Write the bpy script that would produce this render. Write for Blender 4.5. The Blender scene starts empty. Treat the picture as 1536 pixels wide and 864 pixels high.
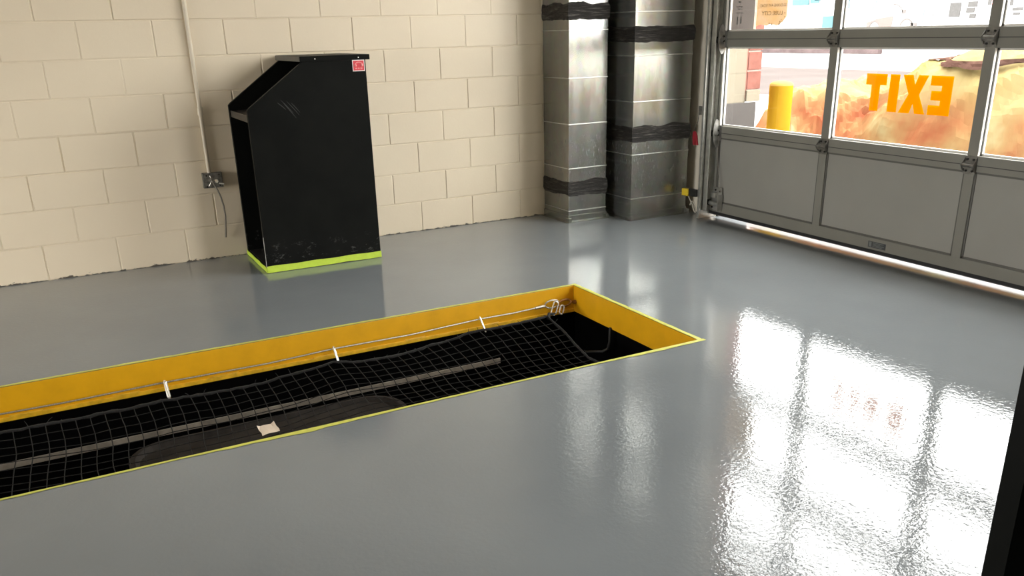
import bpy, bmesh, math, random
from mathutils import Vector, Matrix, noise as mnoise
random.seed(7)
S = bpy.context.scene
COL = S.collection
pi = math.pi

# ------------------------------------------------------------------ materials
def newmat(name):
    m = bpy.data.materials.new(name); m.use_nodes = True
    nt = m.node_tree
    b = nt.nodes['Principled BSDF']
    return m, nt, b

def N(nt, typ, **kw):
    n = nt.nodes.new(typ)
    for k, v in kw.items():
        if k.startswith('i_'):
            key = k[2:]
            key = int(key) if key.isdigit() else key.replace('_', ' ')
            n.inputs[key].default_value = v
        else:
            setattr(n, k, v)
    return n

def L(nt, a, b): nt.links.new(a, b)

def coords(nt, kind='Object', scale=(1, 1, 1)):
    tc = N(nt, 'ShaderNodeTexCoord'); mp = N(nt, 'ShaderNodeMapping')
    mp.inputs['Scale'].default_value = scale
    L(nt, tc.outputs[kind], mp.inputs[0])
    return mp.outputs[0]

def ramp(nt, src, stops):
    r = N(nt, 'ShaderNodeValToRGB')
    els = r.color_ramp.elements
    while len(els) < len(stops): els.new(0.5)
    for e, (p, c) in zip(els, stops):
        e.position = p; e.color = (*c, 1) if len(c) == 3 else c
    L(nt, src, r.inputs[0])
    return r.outputs[0]

def noise_tex(nt, vec, scale, detail=3, rough=.55):
    n = N(nt, 'ShaderNodeTexNoise'); n.inputs['Scale'].default_value = scale
    n.inputs['Detail'].default_value = detail; n.inputs['Roughness'].default_value = rough
    L(nt, vec, n.inputs['Vector'])
    return n.outputs['Fac']

def bump(nt, b, h, strength, dist):
    bp = N(nt, 'ShaderNodeBump'); bp.inputs['Strength'].default_value = strength
    bp.inputs['Distance'].default_value = dist
    L(nt, h, bp.inputs['Height']); L(nt, bp.outputs[0], b.inputs['Normal'])
    return bp

def simple(name, col, rough=.5, metal=0., var=.12, scale=8., bumpd=0., spec=None, coat=0.):
    m, nt, b = newmat(name)
    v = coords(nt)
    f = noise_tex(nt, v, scale)
    lo = tuple(c * (1 - var) for c in col); hi = tuple(min(1, c * (1 + var)) for c in col)
    L(nt, ramp(nt, f, [(.3, lo), (.7, hi)]), b.inputs['Base Color'])
    b.inputs['Roughness'].default_value = rough; b.inputs['Metallic'].default_value = metal
    if spec is not None: b.inputs['Specular IOR Level'].default_value = spec
    if coat: b.inputs['Coat Weight'].default_value = coat
    if bumpd:
        bump(nt, b, noise_tex(nt, v, scale * 12, 2), .5, bumpd)
    return m

M = {}
# glossy grey epoxy floor
def mat_floor():
    m, nt, b = newmat('grey_epoxy')
    v = coords(nt)
    f = noise_tex(nt, v, 1.3, 4)
    L(nt, ramp(nt, f, [(.3, (.182, .199, .209)), (.7, (.206, .224, .234))]), b.inputs['Base Color'])
    b.inputs['Roughness'].default_value = .035
    b.inputs['IOR'].default_value = 1.44
    a = noise_tex(nt, v, 58, 2, .5)
    c = noise_tex(nt, v, 9, 2, .5)
    d = noise_tex(nt, v, 120, 1, .5)
    mx = N(nt, 'ShaderNodeMath', operation='MULTIPLY_ADD'); L(nt, c, mx.inputs[0]); mx.inputs[1].default_value = .9; L(nt, a, mx.inputs[2])
    my = N(nt, 'ShaderNodeMath', operation='MULTIPLY_ADD'); L(nt, d, my.inputs[0]); my.inputs[1].default_value = .3; L(nt, mx.outputs[0], my.inputs[2])
    bump(nt, b, my.outputs[0], 1.0, .00052)
    return m
M['floor'] = mat_floor()

def mat_block():
    m, nt, b = newmat('cream_block_paint')
    v = coords(nt)
    f = noise_tex(nt, v, 1.1, 4)
    base = ramp(nt, f, [(.3, (.69, .595, .45)), (.7, (.74, .645, .49))])
    # scuffed, chipped paint just above the floor line
    sx = N(nt, 'ShaderNodeSeparateXYZ'); L(nt, v, sx.inputs[0])
    n2 = noise_tex(nt, coords(nt, scale=(1, 1, 2)), 14, 5, .7)
    h = N(nt, 'ShaderNodeMapRange', clamp=True); L(nt, sx.outputs[2], h.inputs[0])
    h.inputs[1].default_value = .0; h.inputs[2].default_value = .045; h.inputs[3].default_value = .34; h.inputs[4].default_value = -.2
    ad = N(nt, 'ShaderNodeMath', operation='ADD'); L(nt, h.outputs[0], ad.inputs[0]); L(nt, n2, ad.inputs[1])
    g = N(nt, 'ShaderNodeMath', operation='GREATER_THAN'); L(nt, ad.outputs[0], g.inputs[0]); g.inputs[1].default_value = .8
    mx = N(nt, 'ShaderNodeMix', data_type='RGBA'); L(nt, g.outputs[0], mx.inputs['Factor'])
    L(nt, base, mx.inputs[6]); mx.inputs[7].default_value = (.10, .085, .065, 1)
    L(nt, mx.outputs[2], b.inputs['Base Color'])
    b.inputs['Roughness'].default_value = .42
    bump(nt, b, noise_tex(nt, v, 60, 3, .6), .35, .0012)
    return m
M['block'] = mat_block()
M['plain_wall'] = simple('painted_wall', (.74, .68, .57), .5, bumpd=.001, scale=3)
M['ceiling'] = simple('ceiling_paint', (.52, .50, .46), .8, scale=2)

def mat_galv():
    m, nt, b = newmat('galvanised_sheet')
    v = coords(nt)
    vo = N(nt, 'ShaderNodeTexVoronoi'); vo.inputs['Scale'].default_value = 26; L(nt, v, vo.inputs['Vector'])
    st = noise_tex(nt, coords(nt, scale=(4, 4, .9)), 3, 4)
    base = ramp(nt, st, [(.25, (.28, .285, .265)), (.75, (.34, .345, .32))])
    mx = N(nt, 'ShaderNodeMix', data_type='RGBA', blend_type='MULTIPLY'); mx.inputs['Factor'].default_value = .10
    L(nt, base, mx.inputs[6]); L(nt, vo.outputs['Color'], mx.inputs[7])
    # chalky scuffs low down
    sc = noise_tex(nt, coords(nt, scale=(9, 9, 2.2)), 9, 5, .75)
    sx = N(nt, 'ShaderNodeSeparateXYZ'); L(nt, v, sx.inputs[0])
    band = ramp(nt, sx.outputs[2], [(.05, (0, 0, 0)), (.35, (1, 1, 1)), (.55, (1, 1, 1)), (.68, (0, 0, 0))])
    thr = ramp(nt, sc, [(.58, (0, 0, 0)), (.70, (1, 1, 1))])
    mu = N(nt, 'ShaderNodeMath', operation='MULTIPLY'); L(nt, band, mu.inputs[0]); L(nt, thr, mu.inputs[1])
    m2 = N(nt, 'ShaderNodeMath', operation='MULTIPLY'); L(nt, mu.outputs[0], m2.inputs[0]); m2.inputs[1].default_value = .42
    mz = N(nt, 'ShaderNodeMix', data_type='RGBA'); L(nt, m2.outputs[0], mz.inputs['Factor']); L(nt, mx.outputs[2], mz.inputs[6]); mz.inputs[7].default_value = (.75, .75, .73, 1)
    L(nt, mz.outputs[2], b.inputs['Base Color'])
    me = N(nt, 'ShaderNodeMath', operation='SUBTRACT'); me.inputs[0].default_value = .78; L(nt, m2.outputs[0], me.inputs[1]); L(nt, me.outputs[0], b.inputs['Metallic'])
    L(nt, ramp(nt, st, [(.3, (.20,) * 3), (.7, (.27,) * 3)]), b.inputs['Roughness'])
    wav = noise_tex(nt, coords(nt, scale=(3, 3, 1)), 2.2, 2)
    bump(nt, b, wav, .25, .006)
    return m
M['galv'] = mat_galv()

def mat_black_panel():
    m, nt, b = newmat('black_laminate')
    v = coords(nt)
    sx = N(nt, 'ShaderNodeSeparateXYZ'); L(nt, v, sx.inputs[0])
    sc = noise_tex(nt, coords(nt, scale=(1, 1, 1.6)), 16, 6, .75)
    low = ramp(nt, sx.outputs[2], [(.03, (0, 0, 0)), (.07, (1, 1, 1)), (.14, (1, 1, 1)), (.2, (0, 0, 0))])
    thr = ramp(nt, sc, [(.58, (0, 0, 0)), (.72, (1, 1, 1))])
    mu = N(nt, 'ShaderNodeMath', operation='MULTIPLY'); L(nt, low, mu.inputs[0]); L(nt, thr, mu.inputs[1])
    f = noise_tex(nt, v, 5, 5)
    base = ramp(nt, f, [(.3, (.0045, .005, .0045)), (.75, (.008, .0085, .0075))])
    mx = N(nt, 'ShaderNodeMix', data_type='RGBA'); L(nt, mu.outputs[0], mx.inputs['Factor']); L(nt, base, mx.inputs[6]); mx.inputs[7].default_value = (.11, .11, .105, 1)
    L(nt, mx.outputs[2], b.inputs['Base Color'])
    b.inputs['Roughness'].default_value = .45
    b.inputs['Specular IOR Level'].default_value = .05
    return m
M['black'] = mat_black_panel()
M['black_edge'] = simple('black_laminate_edge', (.025, .024, .022), .35)
M['scuff'] = simple('pale_scuff', (.028, .028, .027), .6)
M['shelf'] = simple('glinting_dark_shelf', (.032, .028, .025), .3, var=.6, scale=40)  # light streaks on the shelf top put into the mottled colour
M['top_edge'] = simple('lit_grey_edge', (.085, .08, .07), .45)  # light on the top board's front edge put into this grey
M['green_tape'] = simple('lime_masking_tape', (.46, .62, .05), .55, var=.06, scale=30)
M['yellow_tape'] = simple('yellow_green_tape', (.60, .60, .11), .5, var=.10, scale=25)
M['red'] = simple('red_sticker', (.68, .03, .05), .4, var=.05)
M['pink'] = simple('faded_pink_print', (.8, .25, .25), .4, var=.1)
M['white'] = simple('white_print', (.8, .79, .76), .5, var=.03)
M['yellow_steel'] = simple('yellow_enamel', (.72, .375, .006), .38, var=.07, scale=9, bumpd=.0006)
M['yellow_edge'] = simple('yellow_steel_lip', (.72, .42, .02), .4, var=.2, scale=30)
M['pit'] = simple('void_black_pit', (.003, .003, .003), .9, spec=0.)  # darkness of the pit void put into the near-black colour
M['pit_metal'] = simple('dark_grease_metal', (.030, .026, .023), .7, var=.3, scale=10, spec=.1)
M['pale_rail'] = simple('pale_dusty_rail', (.27, .235, .19), .55, var=.3, scale=14)
M['net'] = simple('black_net_cord', (.019, .0185, .0175), .8, var=.3, scale=60, spec=.1)
M['net_edge'] = simple('black_fuzzy_rope', (.013, .0125, .012), .95, var=.4, scale=90, bumpd=.002)
M['steel'] = simple('bright_steel', (.62, .60, .56), .28, 1., scale=40)
M['wire_rope'] = simple('wire_rope_steel', (.42, .40, .36), .4, .8, var=.3, scale=150)
M['clip'] = simple('zinc_clip', (.80, .78, .72), .25, .6, scale=30)
M['rust'] = simple('rusty_steel', (.33, .15, .045), .7, .3, var=.5, scale=60, bumpd=.001)
M['scrap'] = simple('beige_paper_tape', (.66, .55, .44), .8, var=.08)
M['conduit'] = simple('cream_conduit_paint', (.60, .53, .41), .4, var=.06)
M['box'] = simple('dull_zinc_box', (.20, .195, .18), .45, .7, var=.6, scale=35)
M['cable'] = simple('grey_cable', (.20, .18, .15), .5)
def mat_mastic():
    m, nt, b = newmat('dark_mastic')
    v = coords(nt, scale=(1, 1, 12))
    f = noise_tex(nt, v, 9, 5, .65)
    L(nt, ramp(nt, f, [(.38, (.010, .009, .008)), (.56, (.035, .031, .028)), (.68, (.17, .16, .145))]), b.inputs['Base Color'])
    b.inputs['Roughness'].default_value = .38
    bump(nt, b, f, 1.0, .03)
    return m
M['mastic'] = mat_mastic()
M['frame'] = simple('grey_aluminium_paint', (.21, .205, .18), .42, var=.05, scale=3)
M['panel'] = simple('grey_panel_paint', (.285, .28, .255), .5, var=.05, scale=2)
M['groove'] = simple('dark_seam', (.05, .05, .045), .6)
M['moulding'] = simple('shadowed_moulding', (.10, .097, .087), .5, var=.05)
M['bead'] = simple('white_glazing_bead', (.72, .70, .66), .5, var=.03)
M['gasket'] = simple('dark_gasket', (.045, .042, .038), .6)
M['rubber'] = simple('black_rubber', (.008, .008, .009), .6)
M['hinge'] = simple('zinc_hinge', (.17, .165, .15), .4, .6, var=.4, scale=30)
M['fin'] = simple('zinc_end_plate', (.20, .195, .18), .4, .4, var=.35, scale=30)
M['bolt'] = simple('dark_bolt', (.02, .02, .018), .5, .5)
M['track'] = simple('galvanised_track', (.52, .52, .49), .35, .8, var=.15, scale=25)
M['decal'] = simple('grey_plate', (.06, .065, .065), .35, var=.3, scale=40)
M['decal_text'] = simple('grey_plate_print', (.16, .17, .17), .4)
M['black_plastic'] = simple('black_plastic', (.012, .012, .012), .4)
M['yellow_label'] = simple('yellow_label', (.75, .55, .03), .45, var=.05)
M['red_plastic'] = simple('red_plastic', (.32, .018, .03), .35, var=.1)
M['white_wire'] = simple('white_wire', (.55, .52, .45), .5)
# outside
M['ground'] = simple('pale_concrete', (0.2221, 0.2139, 0.2056), .8, var=.1, scale=.6, spec=0.)
M['road'] = simple('asphalt_road', (0.0647, 0.0549, 0.0519), .85, var=.12, scale=.5, spec=0.)
M['bollard'] = simple('yellow_bollard_paint', (0.3150, 0.1858, 0.0126), .5, var=.04, spec=0.)
M['bollard_cap'] = simple('pale_bollard_top', (0.3672, 0.2601, 0.0765), .6, spec=0.)
M['jamb_block'] = simple('outer_cream_block', (0.2043, 0.1804, 0.1395), .7, var=.06, scale=4, spec=0.)  # even cream colour of the outer jamb blocks
M['jamb_base'] = simple('grey_base_paint', (0.0777, 0.0708, 0.0675), .6, var=.05, scale=4, spec=0.)
M['mortar'] = simple('brick_mortar', (0.2837, 0.2270, 0.1986), .8, spec=0.)
M['brick'] = simple('red_brick', (0.1930, 0.0843, 0.0683), .8, var=.15, scale=20, spec=0.)
M['store'] = simple('white_render', (0.3454, 0.3454, 0.3454), .8, var=.03, scale=.4, spec=0.)
M['cyan'] = simple('light_blue_panel', (0.0638, 0.1215, 0.1360), .6, var=.12, scale=.8, spec=0.)
M['pale_blue'] = simple('pale_blue_print', (0.1162, 0.1537, 0.1641), .6, var=.06, scale=.8, spec=0.)
M['poster_white'] = simple('bright_poster_white', (0.3290, 0.3290, 0.3290), .7, var=.02, spec=0.)
M['car_red'] = simple('faded_red_print', (0.1443, 0.1007, 0.0940), .6, var=.03, spec=0.)
M['car_grey'] = simple('faded_grey_print', (0.1032, 0.0941, 0.0911), .6, var=.1, spec=0.)
M['window_grey'] = simple('grey_shop_window', (0.0693, 0.0667, 0.0658), .3, var=.08, spec=0.)
M['hedge'] = simple('dark_kerb', (0.0700, 0.0524, 0.0524), .9, var=.3, scale=2, spec=0.)
M['paper_grey'] = None

def mat_translucent(name, col, trans_col, mixf=.5, stops=None, scale=6):
    m, nt, b = newmat(name)
    out = nt.nodes['Material Output']
    t = N(nt, 'ShaderNodeBsdfTranslucent'); d = N(nt, 'ShaderNodeBsdfDiffuse')
    v = coords(nt)
    f = noise_tex(nt, v, scale, 4)
    s = stops or [(.3, tuple(c * .93 for c in trans_col)), (.7, trans_col)]
    L(nt, ramp(nt, f, s), t.inputs['Color'])
    d.inputs['Color'].default_value = (*col, 1)
    mx = N(nt, 'ShaderNodeMixShader'); mx.inputs[0].default_value = mixf
    L(nt, d.outputs[0], mx.inputs[1]); L(nt, t.outputs[0], mx.inputs[2]); L(nt, mx.outputs[0], out.inputs['Surface'])
    nt.nodes.remove(b)
    return m
M['exit_vinyl'] = mat_translucent('orange_vinyl', (.9, .32, .0), (.30, .064, .0), .65)
M['paper_grey'] = mat_translucent('grey_paper', (.3, .29, .27), (.068, .058, .053), .65)
M['paper_tan'] = mat_translucent('tan_paper', (.5, .4, .28), (.27, .19, .10), .6,
                                 [(.3, (.21, .115, .04)), (.5, (.21, .135, .07)), (.7, (.225, .15, .095))], 14)
M['paper_ink'] = mat_translucent('brown_ink', (.2, .15, .1), (.05, .03, .02), .3)
M['paper_edge'] = mat_translucent('pale_paper_edge', (.7, .6, .5), (.40, .31, .23), .65)

def mat_glass():
    m, nt, b = newmat('window_glass')
    out = nt.nodes['Material Output']
    t = N(nt, 'ShaderNodeBsdfTransparent'); g = N(nt, 'ShaderNodeBsdfGlossy')
    t.inputs[0].default_value = (.93, .95, .94, 1)
    g.inputs['Roughness'].default_value = .02
    lw = N(nt, 'ShaderNodeFresnel'); lw.inputs[0].default_value = 1.45
    mx = N(nt, 'ShaderNodeMixShader'); L(nt, lw.outputs[0], mx.inputs[0])
    L(nt, t.outputs[0], mx.inputs[1]); L(nt, g.outputs[0], mx.inputs[2]); L(nt, mx.outputs[0], out.inputs['Surface'])
    nt.nodes.remove(b)
    return m
M['glass'] = mat_glass()

def mat_tarp():
    m, nt, b = newmat('orange_tarp')
    v = coords(nt)
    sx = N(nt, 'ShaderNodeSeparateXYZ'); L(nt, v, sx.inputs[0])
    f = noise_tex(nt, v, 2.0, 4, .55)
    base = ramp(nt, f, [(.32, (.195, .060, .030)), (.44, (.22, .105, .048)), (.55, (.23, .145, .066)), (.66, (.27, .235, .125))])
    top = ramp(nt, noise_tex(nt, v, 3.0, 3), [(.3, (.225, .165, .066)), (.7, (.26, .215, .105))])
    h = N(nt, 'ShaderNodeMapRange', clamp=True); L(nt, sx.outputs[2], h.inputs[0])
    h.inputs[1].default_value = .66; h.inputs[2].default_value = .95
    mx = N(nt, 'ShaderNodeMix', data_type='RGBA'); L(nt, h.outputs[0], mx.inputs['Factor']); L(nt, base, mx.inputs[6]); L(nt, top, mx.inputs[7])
    L(nt, mx.outputs[2], b.inputs['Base Color'])
    b.inputs['Roughness'].default_value = .6
    b.inputs['Specular IOR Level'].default_value = 0.
    return m
M['tarp'] = mat_tarp()

# ------------------------------------------------------------------ mesh builder
def wloc(o):
    v = Vector((0, 0, 0))
    while o is not None:
        v += o.location; o = o.parent
    return v

class MB:
    def __init__(s): s.v = []; s.f = []; s.mi = []; s.cur = 0
    def add(s, vs, fs):
        o = len(s.v); s.v += [Vector(p) for p in vs]
        for f in fs: s.f.append([i + o for i in f]); s.mi.append(s.cur)
        return s
    def box(s, a, b, bev=0.):
        x0, y0, z0 = [min(a[i], b[i]) for i in range(3)]; x1, y1, z1 = [max(a[i], b[i]) for i in range(3)]
        if bev > 0:
            bm = bmesh.new(); bmesh.ops.create_cube(bm, size=1)
            for v in bm.verts: v.co = Vector(((x0 + x1) / 2 + v.co.x * (x1 - x0), (y0 + y1) / 2 + v.co.y * (y1 - y0), (z0 + z1) / 2 + v.co.z * (z1 - z0)))
            bmesh.ops.bevel(bm, geom=bm.edges[:], offset=bev, segments=2, affect='EDGES', profile=.7)
            bm.verts.index_update()
            s.add([v.co.copy() for v in bm.verts], [[v.index for v in f.verts] for f in bm.faces]); bm.free()
            return s
        return s.add([(x0, y0, z0), (x1, y0, z0), (x1, y1, z0), (x0, y1, z0), (x0, y0, z1), (x1, y0, z1), (x1, y1, z1), (x0, y1, z1)],
                     [(0, 3, 2, 1), (4, 5, 6, 7), (0, 1, 5, 4), (1, 2, 6, 5), (2, 3, 7, 6), (3, 0, 4, 7)])
    def quad(s, a, b, c, d): return s.add([a, b, c, d], [(0, 1, 2, 3)])
    def tube(s, pts, r, n=8, caps=True):
        pts = [Vector(p) for p in pts]; rings = []
        prev = None
        for i, p in enumerate(pts):
            if i == 0: t = pts[1] - p
            elif i == len(pts) - 1: t = p - pts[i - 1]
            else: t = (pts[i + 1] - p).normalized() + (p - pts[i - 1]).normalized()
            t = t.normalized() if t.length > 1e-9 else Vector((0, 0, 1))
            if prev is None:
                ref = Vector((0, 0, 1)) if abs(t.z) < .9 else Vector((1, 0, 0))
                u = t.cross(ref).normalized()
            else:
                u = (prev - t * prev.dot(t)).normalized()
            prev = u; w = t.cross(u)
            rr = r[i] if isinstance(r, (list, tuple)) else r
            rings.append([p + (u * math.cos(2 * pi * k / n) + w * math.sin(2 * pi * k / n)) * rr for k in range(n)])
        vs = [q for rg in rings for q in rg]; fs = []
        for i in range(len(rings) - 1):
            for k in range(n):
                fs.append((i * n + k, i * n + (k + 1) % n, (i + 1) * n + (k + 1) % n, (i + 1) * n + k))
        if caps:
            fs.append(tuple(range(n - 1, -1, -1))); fs.append(tuple((len(rings) - 1) * n + k for k in range(n)))
        return s.add(vs, fs)
    def prism(s, poly, axis, a, b):
        """poly in the two other axes (order x<y<z), extruded along axis from a to b"""
        def P(u, v, w):
            return {0: (w, u, v), 1: (u, w, v), 2: (u, v, w)}[axis]
        n = len(poly)
        vs = [P(u, v, a) for u, v in poly] + [P(u, v, b) for u, v in poly]
        fs = [tuple(range(n)), tuple(range(2 * n - 1, n - 1, -1))]
        fs += [(i, i + n, (i + 1) % n + n, (i + 1) % n) for i in range(n)]
        return s.add(vs, fs)
    def sheet(s, poly, x):
        return s.add([(x, u, v) for u, v in poly], [tuple(range(len(poly)))])
    def lathe(s, c, prof, n=24):
        vs = []; fs = []
        for r, z in prof:
            for k in range(n): vs.append((c[0] + r * math.cos(2 * pi * k / n), c[1] + r * math.sin(2 * pi * k / n), c[2] + z))
        for i in range(len(prof) - 1):
            for k in range(n): fs.append((i * n + k, i * n + (k + 1) % n, (i + 1) * n + (k + 1) % n, (i + 1) * n + k))
        fs.append(tuple(range(n - 1, -1, -1))); fs.append(tuple((len(prof) - 1) * n + k for k in range(n)))
        return s.add(vs, fs)
    def build(s, name, mats, parent=None, smooth=False, origin=None, recalc=True):
        if not isinstance(mats, (list, tuple)): mats = [mats]
        if parent is not None: off = wloc(parent); loc = Vector((0, 0, 0))
        else:
            if origin is None:
                xs = [p.x for p in s.v]; ys = [p.y for p in s.v]; zs = [p.z for p in s.v]
                off = Vector(((min(xs) + max(xs)) / 2, (min(ys) + max(ys)) / 2, min(zs)))
            else: off = Vector(origin)
            loc = off
        me = bpy.data.meshes.new(name)
        me.from_pydata([p - off for p in s.v], [], s.f)
        for m in mats: me.materials.append(m)
        me.polygons.foreach_set('material_index', s.mi)
        if recalc:
            bm = bmesh.new(); bm.from_mesh(me); bmesh.ops.recalc_face_normals(bm, faces=bm.faces[:]); bm.to_mesh(me); bm.free()
        if smooth:
            me.polygons.foreach_set('use_smooth', [True] * len(me.polygons))
            try: me.set_sharp_from_angle(angle=math.radians(40))
            except Exception: pass
        me.update()
        o = bpy.data.objects.new(name, me); COL.objects.link(o)
        o.location = loc
        if parent is not None: o.parent = parent
        return o

def _split(s):
    par = list(range(len(s.v)))
    def fd(a):
        while par[a] != a: par[a] = par[par[a]]; a = par[a]
        return a
    for f in s.f:
        for q in f[1:]: par[fd(q)] = fd(f[0])
    g = {}
    for f in s.f: g.setdefault(fd(f[0]), []).append(f)
    out = []
    for fs in g.values():
        ids = sorted({q for f in fs for q in f}); mp = {q: k for k, q in enumerate(ids)}
        mm = MB(); mm.add([s.v[q] for q in ids], [[mp[q] for q in f] for f in fs]); out.append(mm)
    return out
def build_each(m, name, mat, parent, **kw):
    return [q.build(name, mat, parent, **kw) for q in _split(m)]

def tag(o, label=None, cat=None, group=None, kind=None):
    if label: o['label'] = label
    if cat: o['category'] = cat
    if group: o['group'] = group
    if kind: o['kind'] = kind
    return o
def empty(name, loc, label=None, cat=None, group=None, kind=None):
    o = bpy.data.objects.new(name, None); COL.objects.link(o); o.location = loc; o.empty_display_size = .1
    return tag(o, label, cat, group, kind)
def part(o, label):
    o['label'] = label; return o
def dup(root, loc, label):
    r = root.copy(); COL.objects.link(r); r.location = loc; r['label'] = label
    for ch in list(root.children):
        c = ch.copy(); COL.objects.link(c); c.parent = r
        for g in list(ch.children):
            d = g.copy(); COL.objects.link(d); d.parent = c
    return r

# ------------------------------------------------------------------ setting
XL, XR, YF, ZC = -6.0, 4.49, -10.5, 3.9
XO = 4.83                                   # outer face of the door-side wall
PX0, PX1, PY0, PY1 = -3.0, 2.60, -2.88, -1.81     # pit opening
DY0, DY1, DZ = -3.88, -0.80, 3.16               # overhead door opening
EY0, EY1 = -9.4, -6.3                           # next bay's raised door

m = MB()
def fl(x0, y0, x1, y1): m.quad((x0, y0, 0), (x1, y0, 0), (x1, y1, 0), (x0, y1, 0))
fl(XL, YF, PX0, .1); fl(PX0, PY1, PX1, .1); fl(PX0, YF, PX1, PY0); fl(PX1, YF, XR + .02, .1)
fl(XR + .02, DY0, XO, DY1); fl(XR + .02, EY0, XO, EY1)
tag(m.build('floor', M['floor'], origin=(0, 0, 0)), kind='structure')

# painted block wall: every block a slightly raised face with sunk joints
def block_wall(name, x0, x1, zt):
    m = MB(); BW, BH = .4064, .2073
    D = .0062
    r = 0
    while r * BH < zt:
        za, zb = (r * BH + (.005 if r else 0), min(zt, (r + 1) * BH + .005))
        k0 = math.floor(x0 / BW) - 1
        for k in range(k0, int(x1 / BW) + 3):
            xa = max(x0, k * BW + (BW / 2 if r % 2 else 0)); xb = min(x1, xa + BW if xa > x0 else (k + 1) * BW + (BW / 2 if r % 2 else 0))
            if xb - xa < .02: continue
            rr = random.random()
            dv = D * (.55 + .6 * rr); dh = D * (.35 + .5 * random.random())
            yo = random.uniform(-.0006, .0006)
            gx, gz = .0032, .0028
            A = [(xa, dv, za), (xb, dv, za), (xb, dv, zb), (xa, dv, zb)]
            A = [(p[0], dh, p[2]) for p in A]
            Bq = [(xa + gx, dh, za + gz), (xb - gx, dh, za + gz), (xb - gx, dh, zb - gz), (xa + gx, dh, zb - gz)]
            t = .0028
            Cq = [(xa + gx + t, yo, za + gz + t), (xb - gx - t, yo, za + gz + t), (xb - gx - t, yo, zb - gz - t), (xa + gx + t, yo, zb - gz - t)]
            vs = A + Bq + Cq
            fs = [(8, 9, 10, 11)]
            for i in range(4):
                j = (i + 1) % 4
                fs += [(i, j, j + 4, i + 4), (i + 4, j + 4, j + 8, i + 8)]
            m.add(vs, fs)
        r += 1
    m.box((x0, .006, 0), (x1, .2, zt))
    return m.build(name, M['block'], origin=(0, 0, 0), recalc=False)
tag(block_wall('wall_back', XL, XR, ZC), kind='structure')

# door-side wall: block inner leaf with openings, brick outer face
m = MB()
def wr(y0, y1, z0, z1): m.box((XR, y0, z0), (4.70, y1, z1))
wr(DY1, .2, 0, ZC); wr(DY0, DY1, DZ, ZC); wr(EY1, DY0, 0, ZC); wr(EY0, EY1, DZ, ZC); wr(YF, EY0, 0, ZC)
tag(m.build('wall_right', M['plain_wall'], origin=(0, 0, 0)), kind='structure')
# jamb of the opening as seen through the glass: cream block, red brick edge, grey base
m = MB()
m.box((4.70, DY1 - .005, .84), (4.71, DY1 + .4, 4))
m.cur = 0
z = .90
while z < 3.3:
    m.box((4.715, DY1 - .006, z + .006), (XO + .012, DY1 + .4, z + .128), .004); z += .134
m.cur = 1
m.box((4.71, DY1, .84), (XO, DY1 + .38, 4))
m.cur = 2
m.box((4.705, DY1 - .02, .82), (XO + .005, DY1 + .4, .90), .005)
m.cur = 3
m.box((4.50, DY1 - .022, 0), (4.80, DY1 - .001, .815), .004)
m.cur = 2
m.box((4.50, DY1 - .004, .815), (4.705, DY1 + .0, 3.1))
for zz in (.815, 1.02, 1.23):
    m.box((4.50, DY1 - .0055, zz + .003), (4.70, DY1 - .003, zz + .198), .002)
tag(m.build('trim_1', [M['brick'], M['mortar'], M['jamb_block'], M['jamb_base']], origin=(0, 0, 0)), kind='structure')
m = MB(); m.box((4.70, EY1, 0), (XO, DY0, ZC)); m.box((4.70, DY0, DZ), (XO, DY1, ZC)); m.box((4.70, YF, 0), (XO, EY0, ZC)); m.box((4.70, EY0, DZ), (XO, EY1, ZC)); m.box((4.72, DY1 + .4, 0), (XO, 2.5, ZC))
tag(m.build('trim_2', M['brick'], origin=(0, 0, 0)), kind='structure')
m = MB()
def wl(y0, y1, z0, z1): m.box((XL - .2, y0, z0), (XL, y1, z1))
wl(DY1, .2, 0, ZC); wl(DY0, DY1, 2.3, ZC); wl(EY1, DY0, 0, ZC); wl(EY0, EY1, 0, ZC); wl(YF, EY0, 0, ZC)
tag(m.build('wall_left', M['plain_wall'], origin=(0, 0, 0)), kind='structure')
m = MB(); m.box((XL, YF - .2, 0), (XR, YF, ZC)); tag(m.build('wall_front', M['plain_wall'], origin=(0, 0, 0)), kind='structure')
m = MB(); m.box((XL - .2, YF - .2, ZC), (XO, .2, ZC + .15)); tag(m.build('ceiling', M['ceiling'], origin=(0, 0, 0)), kind='structure')

# pit shell
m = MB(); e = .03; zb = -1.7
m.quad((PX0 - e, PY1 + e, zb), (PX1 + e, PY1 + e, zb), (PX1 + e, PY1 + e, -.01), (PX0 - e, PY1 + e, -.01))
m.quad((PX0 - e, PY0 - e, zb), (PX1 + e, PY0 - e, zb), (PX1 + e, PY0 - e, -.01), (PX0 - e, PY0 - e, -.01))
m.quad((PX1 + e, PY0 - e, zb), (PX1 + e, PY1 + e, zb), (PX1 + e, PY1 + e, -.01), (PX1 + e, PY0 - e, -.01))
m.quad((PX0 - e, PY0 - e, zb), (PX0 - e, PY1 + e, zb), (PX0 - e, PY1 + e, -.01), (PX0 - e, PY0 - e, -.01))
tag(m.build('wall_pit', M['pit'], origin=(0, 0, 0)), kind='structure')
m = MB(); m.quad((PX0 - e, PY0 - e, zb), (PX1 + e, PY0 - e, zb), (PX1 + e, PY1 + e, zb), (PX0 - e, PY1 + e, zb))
tag(m.build('floor_pit', M['pit'], origin=(0, 0, 0)), kind='structure')

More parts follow.
